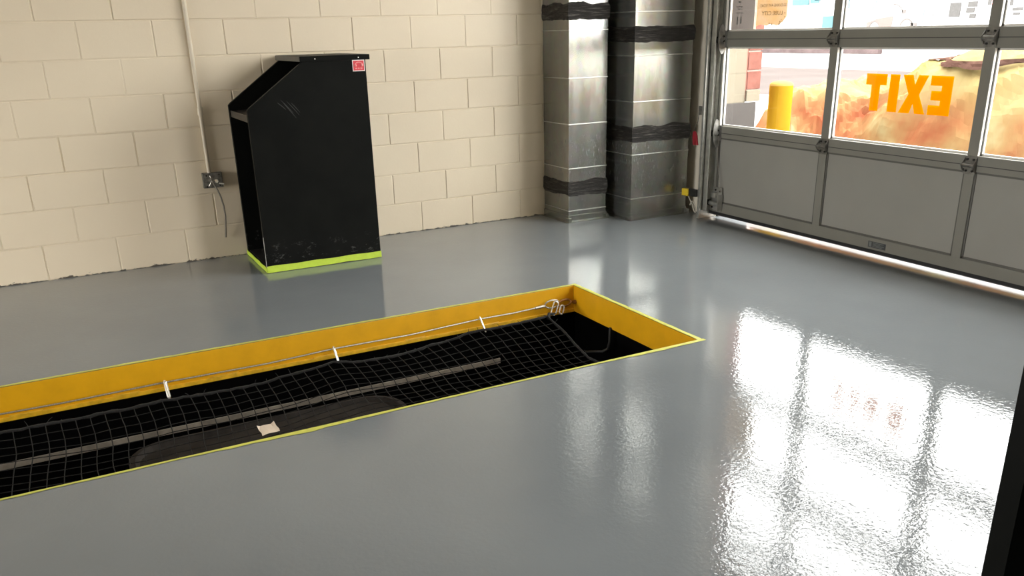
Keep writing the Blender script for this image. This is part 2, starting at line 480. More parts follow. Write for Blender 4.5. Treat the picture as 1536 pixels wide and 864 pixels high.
# yellow steel frame lining the pit
r = empty('pit_frame', ((PX0 + PX1) / 2, (PY0 + PY1) / 2, -.16), 'yellow painted steel frame lining the long rectangular floor pit', 'pit frame')
t = .014; zt = -.001; zl = -.15
def plate(a, b):
    mm = MB(); mm.box(a, b, .002); return mm
plate((PX0, PY1, zl), (PX1, PY1 + t, zt)).build('side_plate', M['yellow_steel'], r)
plate((PX0, PY0 - t, zl), (PX1, PY0, zt)).build('side_plate', M['yellow_steel'], r)
plate((PX1, PY0, zl), (PX1 + t, PY1, zt)).build('end_plate', M['yellow_steel'], r)
plate((PX0 - t, PY0, zl), (PX0, PY1, zt)).build('end_plate', M['yellow_steel'], r)
m = MB()
m.box((PX0, PY1 - .010, -.152), (PX1, PY1 + .004, -.134), .003)
x = PX0 + .1
while x < PX1 - .2:                       # stitch welds along the bottom lip
    w = random.uniform(.09, .14); m.tube([(x, PY1 - .004, -.133), (x + w / 2, PY1 - .007, -.132), (x + w, PY1 - .004, -.133)], .005, 6); x += random.uniform(.38, .5)
m.build('bottom_lip', M['yellow_edge'], r)

# lime masking tape around the pit edge, laid on the floor, ragged outer edge
def tape_strip(name, p0, p1, nrm, w, mat, label, z=.0015, rag=.35, step=.03, group=None, wf=None):
    p0, p1, nrm = Vector(p0), Vector(p1), Vector(nrm)
    n = max(2, int((p1 - p0).length / step)); mm = MB(); vs = []
    for i in range(n + 1):
        q = p0.lerp(p1, i / n)
        ww = (wf(i / n) if wf else w) * (1 + rag * (mnoise.noise(Vector((i * .37, w * 91, p0.y))) + .6 * mnoise.noise(Vector((i * 1.3, 4.2, p0.x)))))
        vs += [q, q + nrm * ww]
    fs = [(2 * i, 2 * i + 1, 2 * i + 3, 2 * i + 2) for i in range(n)]
    mm.add(vs, fs); mm.add([v + Vector((0, 0, .0012)) for v in vs], [f[::-1] for f in fs])
    k = len(vs)
    return tag(mm.build(name, mat), label, 'tape')
z = .0008
tape_strip('masking_tape', (PX0, PY1 + .001, z), (PX1 + .004, PY1 + .001, z), (0, 1, 0), .017, M['yellow_tape'], 'yellow-green masking tape along the far long edge of the pit')
tape_strip('masking_tape', (PX0, PY0 - .001, z), (PX1 + .03, PY0 - .001, z), (0, -1, 0), .017, M['yellow_tape'], 'yellow-green masking tape with ragged edge along the near long edge of the pit',
           wf=lambda f: .012 + .012 * max(0, math.sin(f * 21)))
tape_strip('masking_tape', (PX1 + .001, PY0 - .004, z), (PX1 + .001, PY1 + .02, z), (1, 0, 0), .022, M['yellow_tape'], 'yellow-green masking tape across the short end of the pit, facing the overhead door', rag=.15)

# ------------------------------------------------------------------ safety net
def interp(tab, x):
    for (a, fa), (b, fb) in zip(tab, tab[1:]):
        if x <= b: 
            t = max(0, (x - a) / (b - a)); return fa + (fb - fa) * t
    return tab[-1][1]
backz = [(-3, -.15), (-1.2, -.15), (-.80, -.165), (-.38, -.135), (-.25, -.15), (-.13, -.158), (.05, -.172), (.24, -.166), (.38, -.148), (.47, -.152), (.65, -.168), (.84, -.172), (.97, -.162), (1.16, -.135), (1.3, -.15), (1.48, -.16), (1.756, -.15), (1.96, -.12), (2.11, -.113), (2.352, -.107), (2.6, -.107)]
xr_tab = [(0, 2.36), (.12, 2.375), (.25, 2.37), (.45, 2.345), (.6, 2.345), (.75, 2.40), (1, 2.46)]
YB, YN, XN0 = -1.92, -2.865, -2.6
def netp(x, v):
    """x nominal along the pit, v 0 far edge .. 1 near edge"""
    xe = interp(xr_tab, v)
    f = (x - XN0) / (2.36 - XN0)
    X = XN0 + f * (xe - XN0)
    zb = interp(backz, x); zn = -.13
    sag = 4 * v * (1 - v) * (.066 + .02 * math.sin(x * 3.1 + .6))
    yb = YB + .02 * math.sin(x * 7.4 + 1) * (1 - v)
    w = .006 * mnoise.noise(Vector((x * 6, v * 6, 1.7)))
    wx = .007 * mnoise.noise(Vector((x * 5, v * 7, 8.1)))
    return Vector((X + wx, yb + (YN - yb) * v + w, zb + (zn - zb) * v - sag + w * .7))
nx = int((2.36 - XN0) / .058); nv = 16
m = MB()
for i in range(nx + 1):
    x = XN0 + (2.36 - XN0) * i / nx
    m.tube([netp(x, j / (nv * 1.0)) for j in range(nv + 1)], .0022, 5)
for j in range(1, nv):
    m.tube([netp(XN0 + (2.36 - XN0) * i / nx, j / nv) for i in range(nx + 1)], .0020, 5)
for i in range(nx + 1):                      # knots
    for j in range(1, nv):
        p = netp(XN0 + (2.36 - XN0) * i / nx, j / nv); d = .0045
        m.add([p + Vector(q) * d for q in ((1, 0, 0), (0, 1, 0), (-1, 0, 0), (0, -1, 0), (0, 0, 1), (0, 0, -1))],
              [(0, 1, 4), (1, 2, 4), (2, 3, 4), (3, 0, 4), (1, 0, 5), (2, 1, 5), (3, 2, 5), (0, 3, 5)])
r = net = empty('safety_net', ((XN0 + 2.36) / 2, -2.4, -.2), 'black square-mesh cord safety net stretched across the open pit', 'net')
m.build('netting', M['net'], r, recalc=False)
m = MB()
edge = [netp(XN0 + (2.36 - XN0) * i / (nx * 2), 0) for i in range(nx * 2 + 1)] + [netp(2.36, j / 30) for j in range(1, 31)]
edge = [p + Vector((random.uniform(-1, 1), random.uniform(-1, 1), random.uniform(-1, 1))) * .0022 for p in edge]
m.tube(edge, [random.uniform(.0055, .0085) for _ in edge], 7)
for i in range(0, len(edge), 2):             # frayed cord ends on the border rope
    if random.random() < .9:
        p = edge[i]; d = Vector((random.uniform(-1, 1), random.uniform(-.3, 1), random.uniform(-.1, .9))) * random.uniform(.012, .035)
        m.tube([p, p + d * .6 + Vector((0, 0, .003)), p + d], [.0018, .0014, .0008], 4)
m.build('border_rope', M['net_edge'], r, recalc=False)

# wire rope along the far side of the pit, with end fitting
CB = -1.829
r = empty('steel_cable', (0, CB, -.12), 'thin steel wire rope running along the inside of the yellow pit frame', 'cable')
cp = [(PX0 + .01, CB, -.11), (-1.2, CB - .004, -.111), (-.38, CB, -.108), (.0, CB - .004, -.111), (.413, CB, -.107), (.87, CB - .005, -.109), (1.2, CB, -.099), (1.6, CB - .004, -.101), (2.003, CB, -.088), (2.2, CB - .003, -.089), (2.385, CB, -.084)]
m = MB(); m.tube(cp, .0042, 8); m.build('rope', M['wire_rope'], r, smooth=True)
m = MB(); m.tube([(2.34, CB - .001, -.0855), (2.40, CB, -.083)], .0085, 10); m.build('ferrule', M['steel'], r, smooth=True)
m = MB()
loop = [(2.40, CB, -.083)] + [(2.445 + .045 * math.cos(a), CB - .004, -.078 + .022 * math.sin(a)) for a in [pi + k * 2 * pi / 16 for k in range(17)]]
m.tube(loop[1:], .0045, 7); m.build('thimble_loop', M['wire_rope'], r, smooth=True)

def ring_path(c, u, w, ru, rw, n=24, a0=0, a1=2 * pi):
    c, u, w = Vector(c), Vector(u).normalized(), Vector(w).normalized()
    return [c + u * ru * math.cos(a0 + (a1 - a0) * k / n) + w * rw * math.sin(a0 + (a1 - a0) * k / n) for k in range(n + 1)]
r = empty('eye_bolt', (2.59, CB, -.12), 'rusty eye bolt holding the wire rope in the far corner of the pit', 'eye bolt')
m = MB(); m.tube(ring_path((2.525, CB - .008, -.084), (1, 0, .06), (0, .35, 1), .042, .017), .006, 8); m.build('ring', M['rust'], r, smooth=True)
m = MB(); m.tube([(2.565, CB - .006, -.084), (PX1 - .002, CB - .006, -.09)], .0085, 8); m.tube([(PX1 - .014, CB - .006, -.0895), (PX1 - .002, CB - .006, -.09)], .012, 6); m.build('shank_and_nut', M['rust'], r)

def carabiner(c, ln, lean, label, wd=.011, side=(1, 0, 0)):
    c = Vector(c)
    r = empty('carabiner', (c.x, c.y, c.z - ln), label, 'clip', 'snap hooks joining the net to the wire rope')
    d = Vector(lean).normalized()
    s = Vector(side); s = s - d * d.dot(s); s.normalize()
    top = c; bot = c + d * ln
    path = ring_path(top + d * wd, s, -d, wd, wd, 8, 0, pi)
    body = [top + d * wd + s * wd, ] 
    p = [bot - d * wd + s * wd] + [q for q in path] + [bot - d * wd - s * wd]
    p += ring_path(bot - d * wd, -s, d, wd, wd, 8, 0, pi)[1:-2]
    m = MB(); m.tube(p, .0040, 7); m.build('body', M['clip'], r, smooth=True)
    m = MB(); m.tube([bot - d * (wd + .004) + s * wd * .9, top + d * ln * .45 + s * wd * 1.05], .0034, 7); m.build('gate', M['clip'], r, smooth=True)
    return r
for x, lab in ((-.38, 'silver snap hook on the pit rope, hidden past the left of the photograph'), (.413, 'silver snap hook on the wire rope, leftmost of the three upright ones in view'),
               (1.2, 'silver snap hook on the wire rope, middle of the three upright ones in view'), (2.003, 'silver snap hook on the wire rope, third upright one, nearest the pit corner')):
    if x < 0: continue
    z0 = interp([(0, -.098), (.413, -.098), (1.2, -.088), (2.003, -.076)], x)
    carabiner((x - .004, CB - .004, z0), .088, (.02, -.55, -.6), lab, .010, (.46, .85, -.3))
carabiner((2.475, CB - .006, -.070), .085, (-.55, -.45, -.62), 'silver snap hook tilted at the corner eye bolt of the pit, knotted to the net', .014)
carabiner((2.50, CB - .03, -.088), .06, (-.5, -.5, -.5), 'second small silver hook hanging lower beside the corner eye bolt', .010)
m = MB(); a = netp(2.36, 0); b = Vector((2.43, CB - .055, -.118))
m.tube([a + Vector((.0, -.01, -.01)), a + Vector((.02, .015, .006)), a.lerp(b, .55) + Vector((0, 0, .004)), b], [.011, .009, .008, .007], 8)
m.tube([a.lerp(b, .3), a.lerp(b, .5) + Vector((-.012, -.008, .012)), a.lerp(b, .8)], .006, 7)
m.build('tie_cord', M['net_edge'], net, smooth=True)

# paper tape scrap on the net
m = MB(); c = netp(.735, .62); 
pts = []
for i in range(6):
    for j in range(4):
        u = i / 5; v = j / 3
        xx, yy = .706 + .076 * u + .003 * math.sin(v * 5), -2.392 + .092 * v + .012 * u
        pts.append(Vector((xx, yy, netp(xx * (2.36 - XN0) / (2.35 - XN0), (yy - YB) / (YN - YB)).z + .010 + .003 * math.sin(u * 5) + (.010 if j == 3 and i in (0, 5) else 0))))
m.add(pts, [(i * 4 + j, (i + 1) * 4 + j, (i + 1) * 4 + j + 1, i * 4 + j + 1) for i in range(5) for j in range(3)])
tag(m.build('paper_scrap', M['scrap']), 'small beige scrap of paper tape lying on the black net', 'paper scrap')

# inside the pit
m = MB(); m.box((PX0, -1.822, -.367), (2.12, -1.814, -.338), .002); 
tag(m.build('ledge_rail', M['pale_rail']), 'pale dusty steel rail along the inside of the pit, seen through the net', 'rail')
r = empty('drain_pan', (.8, -2.42, -.40), 'long dark grey round-ended oil drain pan under the net', 'drain pan')
def rr(x0, x1, y0, y1, rad, z, n=6):
    out = []
    for cx, cy, a in ((x1 - rad, y1 - rad, 0), (x0 + rad, y1 - rad, pi / 2), (x0 + rad, y0 + rad, pi), (x1 - rad, y0 + rad, 1.5 * pi)):
        out += [(cx + rad * math.cos(a + pi / 2 * k / n), cy + rad * math.sin(a + pi / 2 * k / n), z) for k in range(n + 1)]
    return out
m = MB(); a0 = rr(.20, 1.40, -2.80, -2.03, .16, -.40); a1 = rr(.19, 1.41, -2.81, -2.02, .17, -.30); a2 = rr(.215, 1.385, -2.785, -2.045, .15, -.295); a3 = rr(.23, 1.37, -2.77, -2.06, .14, -.315)
n = len(a0); m.add(a0 + a1 + a2 + a3, [tuple(range(n - 1, -1, -1))] + [(q * n + k, q * n + (k + 1) % n, (q + 1) * n + (k + 1) % n, (q + 1) * n + k) for q in range(3) for k in range(n)] + [tuple(3 * n + k for k in range(n))])
m.build('pan', M['pit_metal'], r)
m = MB()
for xx in (.4, 1.2): m.box((xx - .02, PY0 + .01, -.43), (xx + .02, PY1 - .01, -.405))
build_each(m, 'support_bar', M['pit_metal'], r)
m = MB(); m.tube([(2.592, -2.19, -.14), (2.590, -2.19, -.22), (2.585, -2.18, -.262), (2.57, -2.15, -.283), (2.54, -2.11, -.29), (2.50, -2.09, -.29)], .007, 8)
tag(m.build('hose', simple('dark_grey_hose', (.022, .022, .021), .6), smooth=True), 'thin dark grey hose hanging down the end wall of the pit', 'hose')

# ------------------------------------------------------------------ black podium
def podium():
    x0, x1, ya, yb = 1.18, 1.905, -.02, -.585
    r = empty('podium', ((x0 + x1) / 2, (ya + yb) / 2, 0), 'tall black slant-topped podium cabinet taped to the floor against the block wall', 'podium')
    t = .03
    prof = [(x0, 0.004), (x1, 0.004), (x1, 1.207), (1.525, 1.207), (x0 + .012, .968), (x0, .955)]
    for y in (ya - t, yb):
        m = MB(); m.prism(prof, 1, y, y + t)
        m.build('side_panel', M['black'], r)
    m = MB(); m.box((x1 - .02, yb + t, .005), (x1 - .001, ya - t, 1.207)); m.build('rear_panel', M['black'], r)
    m = MB(); m.box((x0 + .01, yb + t, .012), (x1 - .02, ya - t, .035)); m.build('bottom_board', M['black_edge'], r)
    m = MB(); m.box((x0 + .006, yb + t, .885), (x1 - .02, ya - t, .925), .002); m.build('writing_shelf', M['shelf'], r)
    m = MB(); m.box((x0 + .3, yb + t, .45), (x1 - .02, ya - t, .47)); m.build('lower_shelf', M['black'], r)
    m = MB(); m.box((1.512, yb - .004, 1.207), (1.932, ya + .004, 1.237), .002)
    top = m.build('top_board', M['black'], r)
    m = MB(); m.box((1.5085, yb, 1.2085), (1.5118, ya, 1.2355)); part(m.build('lit_edge_band', M['top_edge'], top), 'lit front edge of the top board, painted grey')
    m = MB()                                    # light reflecting on the near panel's edge, painted as a white strip; screw heads
    m.box((x0 - .0015, yb + .008, .03), (x0 + .0005, yb + .014, .22)); m.build('edge_glint', M['white'], r)
    m = MB()
    for xx in (1.60, 1.862): m.tube([(xx, yb - .0045, 1.221), (xx, yb - .006, 1.221)], .0035, 8)
    build_each(m, 'screw_head', M['steel'], r)
    m = MB()                                    # long pale scratches on the near side panel
    for k, (xa, za, xb, zb) in enumerate(((1.375, 1.005, 1.44, .93), (1.39, .985, 1.455, .90), (1.41, .995, 1.475, .915), (1.435, .985, 1.48, .93), (1.355, .99, 1.40, .95))):
        n = 6
        for q in range(n):
            f0 = q / n; f1 = (q + 1) / n; w = .0035 * math.sin(pi * (f0 + .08)) + .001
            m.quad((xa + (xb - xa) * f0, yb - .0006, za + (zb - za) * f0), (xa + (xb - xa) * f1, yb - .0006, za + (zb - za) * f1 - .002), (xa + (xb - xa) * f1, yb - .0006, za + (zb - za) * f1 + w), (xa + (xb - xa) * f0, yb - .0006, za + (zb - za) * f0 + w))
    build_each(m, 'scratch_mark', M['scuff'], r, recalc=False)
    return r
pod = podium()
# second podium beside the camera
pod2 = dup(pod, (1.186 + .3625, -5.146 - .2825, 0), 'black podium cut off by the right edge, close to the camera')

# red safety sticker
yb = -.585
r = empty('sticker', (1.86, yb - .001, 1.147), 'small square red and white warning sticker near the top corner of the black podium', 'sticker')
m = MB(); m.box((1.823, yb - .0015, 1.143), (1.898, yb - .0002, 1.207)); 
m.build('white_border', M['white'], r)
m = MB(); m.box((1.8275, yb - .0022, 1.1475), (1.8935, yb - .0014, 1.2025)); m.build('red_field', M['red'], r)
m = MB()
y = yb - .0026
pa = [Vector((1.8605 + .024 * math.cos(a), y, 1.176 + .017 * math.sin(a))) for a in [pi * k / 14 for k in range(15)]]
m.tube(pa, .0034, 6)
for s in (-1, 1): m.lathe((1.8605 + s * .020, y - .001, 1.176), [(.006, -.006), (.008, 0), (.006, .006)], 8)
for xx, w in ((1.838, .013), (1.8545, .011), (1.870, .014)):
    m.box((xx, y - .0004, 1.155), (xx + w, y + .0006, 1.1625), .0005)
m.build('printed_emblem', M['pink'], r)

# lime tape round the podium foot
def wall_tape(name, pts, zt, thick, nrm, label):
    m = MB(); nrm = Vector(nrm); a, b = Vector(pts[0]), Vector(pts[1]); n = 24; vs = []
    for i in range(n + 1):
        q = a.lerp(b, i / n); zz = .003 + (.006 * max(0, mnoise.noise(Vector((i * .21, 3.1, 2)))) if i > 12 else 0)
        for off in (0, thick):
            vs += [q + nrm * off + Vector((0, 0, zz)), q + nrm * off + Vector((0, 0, zt + .0015 * math.sin(i * .8)))]
    fs = []
    for i in range(n):
        k = i * 4
        fs += [(k + 2, k + 6, k + 7, k + 3), (k, k + 1, k + 5, k + 4), (k + 1, k + 3, k + 7, k + 5), (k, k + 4, k + 6, k + 2)]
    fs += [(0, 2, 3, 1), (n * 4, n * 4 + 1, n * 4 + 3, n * 4 + 2)]
    m.add(vs, fs)
    return tag(m.build(name, M['green_tape']), label, 'tape')
wall_tape('masking_tape', ((1.178, -.5865, 0), (1.908, -.5865, 0)), .043, .003, (0, -1, 0), 'lime green masking tape along the base of the podium side facing the pit')
wall_tape('masking_tape', ((1.1788, -.5885, 0), (1.1788, -.015, 0)), .033, .003, (-1, 0, 0), 'lime green masking tape across the base of the podium, under its open shelves')

# ------------------------------------------------------------------ conduit, junction box, loose cable
r = empty('conduit', (1.010, -.018, .55), 'cream painted electrical conduit running up the block wall', 'conduit')
m = MB(); m.tube([(1.010, -.017, .55), (1.010, -.017, ZC - .01)], .0125, 14); m.build('pipe', M['conduit'], r, smooth=True)
m = MB(); m.tube([(1.010, -.017, .905), (1.010, -.017, .945)], .0165, 14); m.tube([(1.010, -.017, .945), (1.010, -.017, .95)], .0185, 8); m.build('coupling', M['conduit'], r, smooth=True)
m = MB(); m.box((.985, -.006, 1.75), (1.035, .001, 1.78)); m.tube([(.997, -.017, 1.765), (1.003, -.031, 1.765), (1.017, -.031, 1.765), (1.023, -.017, 1.765)], .004, 6); m.build('strap', M['conduit'], r)
r = empty('junction_box', (1.022, -.02, .46), 'small grey metal junction box with a dangling cable at the foot of the conduit', 'junction box')
bx0, bx1, bz0, bz1, by = .965, 1.082, .462, .553, -.046
m = MB(); w = .004
m.box((bx0, by, bz0), (bx0 + w, 0, bz1)); m.box((bx1 - w, by, bz0), (bx1, 0, bz1)); m.box((bx0, by, bz0), (bx1, 0, bz0 + w)); m.box((bx0, by, bz1 - w), (bx1, 0, bz1)); m.box((bx0, -.004, bz0), (bx1, .0, bz1))
m.build('housing', M['box'], r)
m = MB(); m.box((.972, by - .003, bz0 + .004), (1.078, by - .0005, bz1 - .004), .001); 
cov = m.build('cover_plate', M['box'], r)
m = MB()
for q in ((.985, .54), (1.06, .475), (1.062, .542), (.982, .472)): m.tube([(q[0], by - .003, q[1]), (q[0], by - .007, q[1])], .005, 8)
build_each(m, 'screw', M['bolt'], cov)
m = MB(); m.tube([(1.040, by - .004, .505), (1.040, by - .022, .505)], .012, 10); m.tube([(1.058, by - .004, .486), (1.085, by - .014, .482)], .006, 8); build_each(m, 'connector', M['clip'], r)
m = MB(); m.tube([(1.006, by - .006, .540), (1.012, by - .012, .515), (1.004, by - .015, .495), (.992, by - .012, .475)], .003, 6); m.build('wire', M['clip'], r, smooth=True)
m = MB(); m.tube([(1.012, -.052, .53), (1.010, -.07, .515), (1.022, -.075, .485), (1.037, -.073, .45), (1.052, -.068, .40), (1.062, -.06, .345), (1.066, -.05, .28), (1.060, -.035, .20), (1.054, -.022, .135)], .0052, 8)
part(m.build('cable_end', M['cable'], r, smooth=True), 'stiff grey cable end dangling from the box')

# ------------------------------------------------------------------ sheet-metal ducts
def duct(x0, x1, y0, seams, bands, label, flange=.03):
    r = empty('metal_duct', ((x0 + x1) / 2, y0 / 2, 0), label, 'duct')
    m = MB(); yb = -.012; zs = sorted([0.02] + seams + [ZC - .02])
    for a, b in zip(zs, zs[1:]):
        m.box((x0, y0, a + .0005), (x1, yb, b - .0005), .003)
    body = m.build('duct_body', M['galv'], r)
    m = MB()
    for sz in seams: m.box((x0 - .001, y0 - .004, sz - .0035), (x1 + .001, yb, sz + .0035), .0015)
    build_each(m, 'seam_strip', M['track'], r)
    m = MB()
    m.box((x0 - flange, y0 - flange, .0), (x1 + flange * .3, yb, .006), .001)
    m.box((x0 - .006, y0 - .006, .006), (x1 + .004, yb, .05), .002)
    for xx in (x0 - .004, x1 + .002): m.box((xx - .012, y0 - flange, .0), (xx + .012, y0 + .02, .035), .004)
    m.build('base_flange', M['galv'], r)
    for q, (zc, hh) in enumerate(bands):        # brushed-on sealant, ragged edges
        m = MB(); per = [(x0, yb), (x0, y0), (x1, y0), (x1, yb)]; pts = []
        for (ax, ay), (bx, byy) in zip(per, per[1:]):
            n = 22
            for k in range(n + (1 if (bx, byy) == per[-1] else 0)): pts.append((ax + (bx - ax) * k / n, ay + (byy - ay) * k / n))
        rows = 9; vs = []
        for i, (px, py) in enumerate(pts):
            up = hh * (1 + .28 * mnoise.noise(Vector((i * .17, q * 9.1, x0))) + .13 * mnoise.noise(Vector((i * 1.1, q, 2.2))))
            dn = hh * (1 + .30 * mnoise.noise(Vector((i * .13, q * 5.3 + 40, x0))) + .13 * mnoise.noise(Vector((i * 1.2, q, 7.2))))
            cx, cy = (x0 + x1) / 2, (y0 + yb) / 2
            for j in range(rows):
                f = j / (rows - 1); zz = zc - dn + (up + dn) * f
                th = (.003 + .010 * math.sin(pi * f) ** .5 * (.7 + .6 * mnoise.noise(Vector((i * .16, f * 6.5, q * 3)))) ) if 0 < j < rows - 1 else .0004
                sx = (px - cx) / ((x1 - x0) / 2); sy = (py - cy) / ((yb - y0) / 2)
                ox = th * (1 if sx > .999 else -1 if sx < -.999 else 0); oy = -th if sy < -.999 else 0
                vs.append((px + ox, py + oy, zz))
        nP = len(pts)
        m.add(vs, [(i * rows + j, (i + 1) * rows + j, (i + 1) * rows + j + 1, i * rows + j + 1) for i in range(nP - 1) for j in range(rows - 1)])
        part(m.build('sealant_band', M['mastic'], r, smooth=True), 'dark smeared sealant band around the duct joint')
    return r
duct(3.462, 3.788, -.368, [.083, .393, .707, 1.023, 1.34, 1.66, 1.97, 2.29, 2.92, 3.23], [(.245, .058), (1.462, .055), (2.68, .06)],
     'narrow galvanised sheet-metal duct with dark sealant bands, left of the pair in the corner')
duct(3.882, 4.398, -.563, [.157, .477, .85, 1.162, 1.45, 1.75, 2.36, 2.95, 3.3], [(.622, .058), (1.302, .052), (1.98, .055), (2.66, .055)],
     'wide galvanised sheet-metal duct with sealant bands, right of the pair, next to the overhead door')

# ------------------------------------------------------------------ overhead door
XD, XG = 4.430, 4.460                         # inner face, glass plane
door = empty('door_1', (4.452, (DY0 + DY1) / 2, 0), kind='structure')
door['label'] = 'grey sectional overhead door with glazed upper sections and solid bottom section'
joints = [.052, .622, 1.257, 1.892, 2.527, 3.15]
# stile/mullion faces (y ranges, right to left)
STI = [(-.800, -.860), (-1.806, -1.862), (-2.811, -2.866), (-3.816, -3.876)]
XB = 4.475
for s in range(5):
    za, zb = joints[s] + .0012, joints[s + 1] - .0012
    ra, rb = (.122 if s == 0 else za + .048), (.590 if s == 0 else zb - .050)
    m = MB()
    m.box((XD, DY0 + .004, za), (XB, DY1, ra), .0015); m.box((XD, DY0 + .004, rb), (XB, DY1, zb), .0015)
    for a, b in STI: m.box((XD + .0004, b, ra - .001), (XB - .0004, a, rb + .001))
    sec = m.build('door_section', M['frame'], door)
    for (a0, a1), (b0, b1) in zip(STI, STI[1:]):
        ya, yb = a1, b0                       # opening between members
        if s == 0:
            m = MB(); m.box((4.441, yb, ra), (4.452, ya, rb)); m.build('solid_panel', M['panel'], sec)
            m = MB()
            for (p, q) in (((ya, ra), (ya - .011, rb)), ((yb + .011, ra), (yb, rb)), ((ya, ra), (yb, ra + .011)), ((ya, rb - .011), (yb, rb))):
                m.box((4.436, min(p[0], q[0]), min(p[1], q[1])), (4.441, max(p[0], q[0]), max(p[1], q[1])))
            m.build('panel_moulding', M['moulding'], sec)
        else:
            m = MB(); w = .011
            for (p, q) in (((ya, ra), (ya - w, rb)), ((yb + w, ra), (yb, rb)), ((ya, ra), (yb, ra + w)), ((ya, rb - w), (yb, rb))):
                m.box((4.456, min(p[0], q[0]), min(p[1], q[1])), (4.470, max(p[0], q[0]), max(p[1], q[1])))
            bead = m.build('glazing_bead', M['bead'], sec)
            m = MB(); m.box((4.4315, ya - .0035, ra + .001), (4.4475, ya - .0004, rb - .001)); m.build('lit_return_strip', M['bead'], sec)  # outside light on the mullion return painted as a white strip
            m = MB(); m.box((4.4476, ya - .003, ra + .001), (4.4558, ya - .0004, rb - .001)); m.build('gasket', M['gasket'], sec)
            m = MB(); m.quad((XG + .003, yb + .002, ra + .002), (XG + .003, yb + .002, rb - .002), (XG + .003, ya - .002, rb - .002), (XG + .003, ya - .002, ra + .002)); m.build('pane', M['glass'], sec, recalc=False)
m = MB()
for j in joints[1:-1]: m.box((XD - .0006, DY0 + .01, j - .0022), (XD + .01, DY1 - .002, j + .0022))
build_each(m, 'section_joint', M['groove'], door)
m = MB(); m.prism([(XD + .002, .053), (XD + .002, .034), (XD + .012, .026), (XB - .012, .026), (XB - .002, .034), (XB - .002, .053)], 1, DY0 + .004, DY1)
m.v = [Vector((p.x, p.y, p.z)) for p in m.v]
part(m.build('bottom_seal', M['rubber'], door), 'black rubber bottom seal')

def hinge(yc, zc):
    m = MB(); w = .034
    m.box((XD - .004, yc - w, zc + .012), (XD, yc + w, zc + .048), .001); m.box((XD - .004, yc - w, zc - .048), (XD, yc + w, zc - .012), .001)
    for sy in (-1, 1):
        m.prism([(XD - .001, zc - .04), (XD - .022, zc - .018), (XD - .034, zc), (XD - .022, zc + .018), (XD - .001, zc + .04)], 1, yc + sy * w - .003, yc + sy * w + .003)
    m.tube([(XD - .022, yc - w - .004, zc), (XD - .022, yc + w + .004, zc)], .009, 10)
    m.box((XD - .024, yc - w * .8, zc - .016), (XD - .003, yc + w * .8, zc - .010)); m.box((XD - .024, yc - w * .8, zc + .010), (XD - .003, yc + w * .8, zc + .016))
    h = m.build('hinge', M['hinge'], door)
    m = MB()
    for a in (-1, 1):
        for b in (-1, 1): m.tube([(XD - .003, yc + a * .018, zc + b * .030), (XD - .010, yc + a * .018, zc + b * .030)], .006, 6)
    build_each(m, 'bolt', M['bolt'], h)
for j in joints[1:-1]:
    for yc in (-1.834, -2.838): hinge(yc, j)

def roller(zc):
    m = MB()                                   # end hinge: plate, oval fin, stem sleeve
    m.box((XD - .004, -.885, zc - .055), (XD, -.808, zc + .055), .001)
    m.add(*(lambda e: ([p + Vector((0, -.003, 0)) for p in e] + [p + Vector((0, .003, 0)) for p in e],
                       [tuple(range(len(e)))] + [tuple(range(2 * len(e) - 1, len(e) - 1, -1))] + [(i, (i + 1) % len(e), (i + 1) % len(e) + len(e), i + len(e)) for i in range(len(e))]))
          ([Vector((XD - .026 + .030 * math.cos(a), -.862 + .004 * math.sin(a), zc + .098 * math.sin(a))) for a in [2 * pi * k / 24 for k in range(24)]]))
    m.tube([(XD - .030, -.872, zc), (XD - .030, -.835, zc)], .016, 12)
    m.box((XD - .045, -.866, zc - .022), (XD - .002, -.842, zc + .022), .002)
    h = m.build('roller_hinge', M['fin'], door)
    m = MB(); m.tube([(XD - .036, -.838, zc - .002), (XD - .036, -.815, zc - .002)], .021, 14); m.build('roller', M['bolt'], h)
    m = MB(); m.tube([(XD - .012, -.868, zc + .018), (XD - .018, -.868, zc + .018)], .007, 6); m.tube([(XD - .012, -.868, zc - .012), (XD - .018, -.868, zc - .012)], .007, 6); build_each(m, 'bolt', M['bolt'], h)
for j in joints[1:-1]: roller(j)
m = MB()
m.box((XD - .005, -.935, .065), (XD, -.805, .235), .002); m.box((XD - .05, -.945, .075), (XD - .004, -.938, .19), .001)
m.tube([(XD - .03, -.93, .12), (XD - .03, -.83, .12)], .016, 10); m.box((XD - .035, -.90, .16), (XD - .004, -.85, .20), .003)
bb = m.build('bottom_bracket', M['track'], door)
m = MB(); m.tube([(XD - .03, -.838, .12), (XD - .03, -.815, .12)], .021, 14); m.build('roller', M['bolt'], bb)
m = MB()
for q in ((-.92, .21), (-.87, .215), (-.92, .09), (-.84, .085)): m.tube([(XD - .005, q[0], q[1]), (XD - .012, q[0], q[1])], .007, 6)
build_each(m, 'bolt', M['bolt'], bb)
m = MB(); m.tube([(XD - .018, -.935, .20), (XD - .012, -.905, .30), (XD - .008, -.868, .46), (XD - .008, -.866, .6)], .0022, 6)
m.tube([(XD - .008, -.8665, .6), (XD - .008, -.8665, 3.1)], .0018, 6); m.build('lift_cable', M['wire_rope'], door)
m = MB(); m.box((XD - .0012, -2.385, .066), (XD + .0002, -2.258, .103)); lab = m.build('maker_plate', M['decal'], door)
m = MB()
m.box((XD - .0018, -2.283, .0705), (XD - .001, -2.265, .099))
for k, (w0, w1) in enumerate(((-2.292, -2.37), (-2.292, -2.345), (-2.292, -2.375), (-2.292, -2.36))): m.box((XD - .0018, w1, .0945 - k * .0075), (XD - .001, w0, .0975 - k * .0075))
m.build('plate_print', M['decal_text'], lab)

